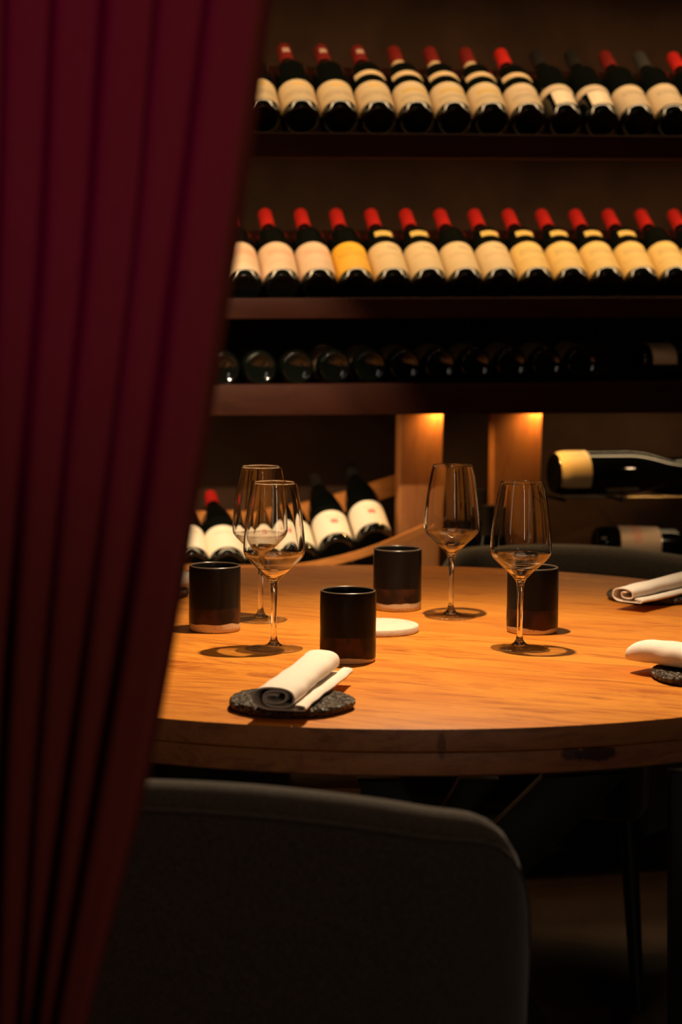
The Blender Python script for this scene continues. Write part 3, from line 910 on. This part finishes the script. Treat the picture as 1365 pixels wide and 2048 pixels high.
cup(.0106, 2.8390, 'black ceramic cup in the centre, closest to the front napkin', 3.3, .0075, .6)
cup(-.1853, 3.0925, 'black ceramic cup at the left with a tan clay foot, beside the curtain', 1.1, .0125, 2.0)
cup(.0898, 3.3160, 'black ceramic cup furthest back, behind the white coaster', 5.2, .0125, 4.0)
cup(.2841, 3.0993, 'black ceramic cup at the right, behind the wine glass stem', 8.4, .0085, 1.0)

# coaster
q = NT('travertine'); ob = q.obj(); n1 = q.noise(ob, 60, 4, .6); n2 = q.noise(ob, 170, 2, .5)
q.l(q.mix(q.sm(n2, .69, .73), q.mix(n1, (.66, .55, .42), (.80, .71, .58)), (.30, .18, .10)), q.p.inputs['Base Color']); q.p.inputs['Roughness'].default_value = .7; q.bump(n2, .3, .001)
p = tb(756, 1247, T0 + .011)
co = bm_obj('coaster', lathe_bm([(0, 0), (.059, 0), (.0605, .0012), (.0608, .0085), (.0598, .0098), (.0585, .0103), (0, .0103)], 80), q.m)
co.location = (p.x, p.y, GT); tag(co, 'round white stone coaster behind the centre cup', 'coaster')

# plates
q = NT('dark_slate'); ob = q.obj(); v1 = q.n('ShaderNodeTexVoronoi'); v1.inputs['Scale'].default_value = 150; q.l(ob, v1.inputs['Vector'])
n1 = q.noise(ob, 90, 4, .6)
q.l(q.ramp(n1, (.35, (.016, .011, .007)), (.65, (.085, .058, .034))), q.p.inputs['Base Color']); q.p.inputs['Roughness'].default_value = .42
q.bump(q.math('ADD', q.math('MULTIPLY', v1.outputs[0], 1.2), n1), 1, .006); M['slate'] = q.m


def plate(x, y, label, seed):
    rnd = random.Random(seed); R0 = .0755; n = 120; rs = [0, .25, .5, .72, .86, .93, .97, 1.0]; bm = bmesh.new()
    wob = [1 + .018 * math.sin(3 * a + seed) + .012 * math.sin(7 * a + 2 * seed) + rnd.uniform(-.008, .008) for a in [2 * PI * k / n for k in range(n)]]
    rings = []
    for f in rs[1:]:
        zt = .0115 + (.0 if f < .9 else 0) - (.0025 if f == 1.0 else 0)
        rings.append([bm.verts.new((R0 * f * wob[k] * math.cos(2 * PI * k / n), R0 * f * wob[k] * math.sin(2 * PI * k / n), zt + rnd.uniform(-.0009, .0009) * (f > .4))) for k in range(n)])
    for (f, z) in ((1.0, .006), (.96, .002), (.86, .0)):
        rings.append([bm.verts.new((R0 * f * wob[k] * math.cos(2 * PI * k / n), R0 * f * wob[k] * math.sin(2 * PI * k / n), z + (rnd.uniform(-.0006, .0006) if z > .001 else 0))) for k in range(n)])
    c = bm.verts.new((0, 0, .0115)); c2 = bm.verts.new((0, 0, 0))
    for k in range(n): bm.faces.new((c, rings[0][k], rings[0][(k + 1) % n])); bm.faces.new((c2, rings[-1][(k + 1) % n], rings[-1][k]))
    for a, b in zip(rings, rings[1:]):
        for k in range(n): bm.faces.new((a[k], b[k], b[(k + 1) % n], a[(k + 1) % n]))
    o = bm_obj('stone_plate', bm, M['slate'], None, True, 60); o.location = (x, y, GT); return tag(o, label, 'plate', 'dark stone plates on the table')


PZ = T0 + .012


def pl(px, py): p = tb(px, py, PZ); return p.x, p.y


pf = pl(582, 1396); pb = pl(1306, 1184); pr_ = pl(1420, 1340); pleft = pl(288, 1176)
plate(*pf, 'dark rough stone plate at the front edge of the table, under the rolled napkin', 1)
plate(*pb, 'dark stone plate at the far right of the table, under a napkin', 2)
plate(*pr_, 'dark rough stone plate at the right frame edge, below the white napkin', 3)
plate(*pleft, 'dark stone plate beside the curtain, mostly hidden behind the left cup', 4)


def roll_path(turns=2.4, a=.0265, b=.0135, tail=.012, mirror=False):
    pts = []; n = 90; T = turns * 2 * PI; end = -PI / 2
    for i in range(n + 1):
        f = i / n; ang = end - T * (1 - f)          # counter-clockwise to finish at the bottom
        k = .22 + .78 * f
        cx, cy = math.cos(ang), math.sin(ang)
        ex = 2 / 2.5
        x = a * k * math.copysign(abs(cx) ** ex, cx); y = b * (k ** .9) * math.copysign(abs(cy) ** ex, cy)
        pts.append((x + .002 * math.sin(ang * .5), y))
    # tail: along the bottom to the right, then folded back on itself
    x0, y0 = pts[-1]
    R_ = a + tail
    pts += [(x0 + (R_ - x0) * f, y0 - .0008 * f) for f in (.2, .4, .6, .8, .95)]
    pts += [(R_ + .0015, y0 + .0005), (R_ + .0022, y0 + .0024), (R_ + .001, y0 + .0044), (R_ - .003, y0 + .0052), (R_ - .009, y0 + .0054)]
    if mirror: pts = [(-x, y) for x, y in pts]
    ym = min(p[1] for p in pts); return [(x, y - ym) for x, y in pts]


def napkin(px0, px1, label, path_fn, length=None, seed=1, th=.0021, bend=.0, zb=.0012, sag=0, roundend=False):
    """rolled cloth lying from its first end to its second, on the plate"""
    A = Vector((*px0, 0)); B = Vector((*px1, 0)); d = (B - A); L = length or d.length; d = d.normalized(); side = Vector((d.y, -d.x, 0))
    NS = 36; vs = []; fs = []; npt = None; rnd = random.Random(seed); ph = [rnd.uniform(0, 6) for _ in range(6)]
    for s in range(NS + 1):
        f = s / NS; path = path_fn(f); npt = len(path); wid = 1 + .03 * math.sin(f * 5 + ph[0]); hgt = 1 + .05 * math.sin(f * 4 + ph[1])
        if roundend:
            e = min(1, f / .16); k = math.sqrt(max(0.12, 1 - (1 - e) ** 2)); wid *= .70 + .30 * k; hgt *= .55 + .45 * k
        off = [];
        for i, (x, y) in enumerate(path):
            a = path[max(0, i - 1)]; b = path[min(npt - 1, i + 1)]; tx, ty = b[0] - a[0], b[1] - a[1]; l = math.hypot(tx, ty) or 1e-9; nx, ny = -ty / l, tx / l
            off.append((x, y, nx, ny))
        for sgn in (-1, 1):
            for i, (x, y, nx, ny) in enumerate(off):
                w = th / 2 * sgn; u_ = (x + nx * w) * wid; v_ = (y + ny * w) * hgt
                ripple = .0006 * math.sin(f * 23 + i * .12 + ph[2]) + .0009 * math.sin(f * 9 + i * .05 + ph[3])
                endj = .0015 * math.sin(i * .11 + ph[4]) * (1 if s in (0, NS) else 0)
                P = A + d * (L * f + endj) + side * (u_ + bend * math.sin(PI * f) + ripple) + Vector((0, 0, PZ + zb + th / 2 + max(0, v_) + abs(ripple) * .5 + sag * f * f))
                vs.append(P)
    n2 = npt * 2
    for s in range(NS):
        a, b = s * n2, (s + 1) * n2
        for i in range(npt - 1):
            fs.append((a + i, a + i + 1, b + i + 1, b + i)); fs.append((a + npt + i + 1, a + npt + i, b + npt + i, b + npt + i + 1))
        fs.append((a, b, b + npt, a + npt)); e = npt - 1; fs.append((a + e, a + npt + e, b + npt + e, b + e))
    for a in (0, NS * n2):
        for i in range(npt - 1): fs.append((a + i, a + npt + i, a + npt + i + 1, a + i + 1))
    bm = bmesh.new(); V = [bm.verts.new(v) for v in vs]
    for f in fs: bm.faces.new([V[i] for i in f])
    ctr = A + Vector((0, 0, PZ)); bmesh.ops.translate(bm, verts=bm.verts, vec=-ctr)
    o = bm_obj('napkin', bm, M['napkin'], None, True, 50); o.location = ctr
    return tag(o, label, 'napkin', 'rolled white napkins on the stone plates')


def w2(px, py, z=PZ + .014): p = tb(px, py, z); return (p.x, p.y)


napkin(w2(552, 1402), w2(648, 1327), 'white linen napkin rolled on the front stone plate, open end towards the viewer',
       lambda f: roll_path(2.6, .0270 - .002 * f, .0142, .003 + .008 * f), seed=3)
napkin(w2(1250, 1190), w2(1430, 1150), 'white linen napkin on the far right plate, folded end pointing left',
       lambda f: roll_path(1.6, .0230, .0125 + .001 * f, .006, False), seed=5)
napkin(w2(1272, 1302), w2(1475, 1332), 'white linen napkin at the right frame edge, smooth rounded end pointing left',
       lambda f: roll_path(2.4, .0265, .0150, .002, True), seed=8, roundend=True)
napkin(w2(365, 1158), w2(235, 1180), 'white linen napkin end peeping between curtain and left cup',
       lambda f: roll_path(2.0, .0240, .0125, .004, False), seed=9)
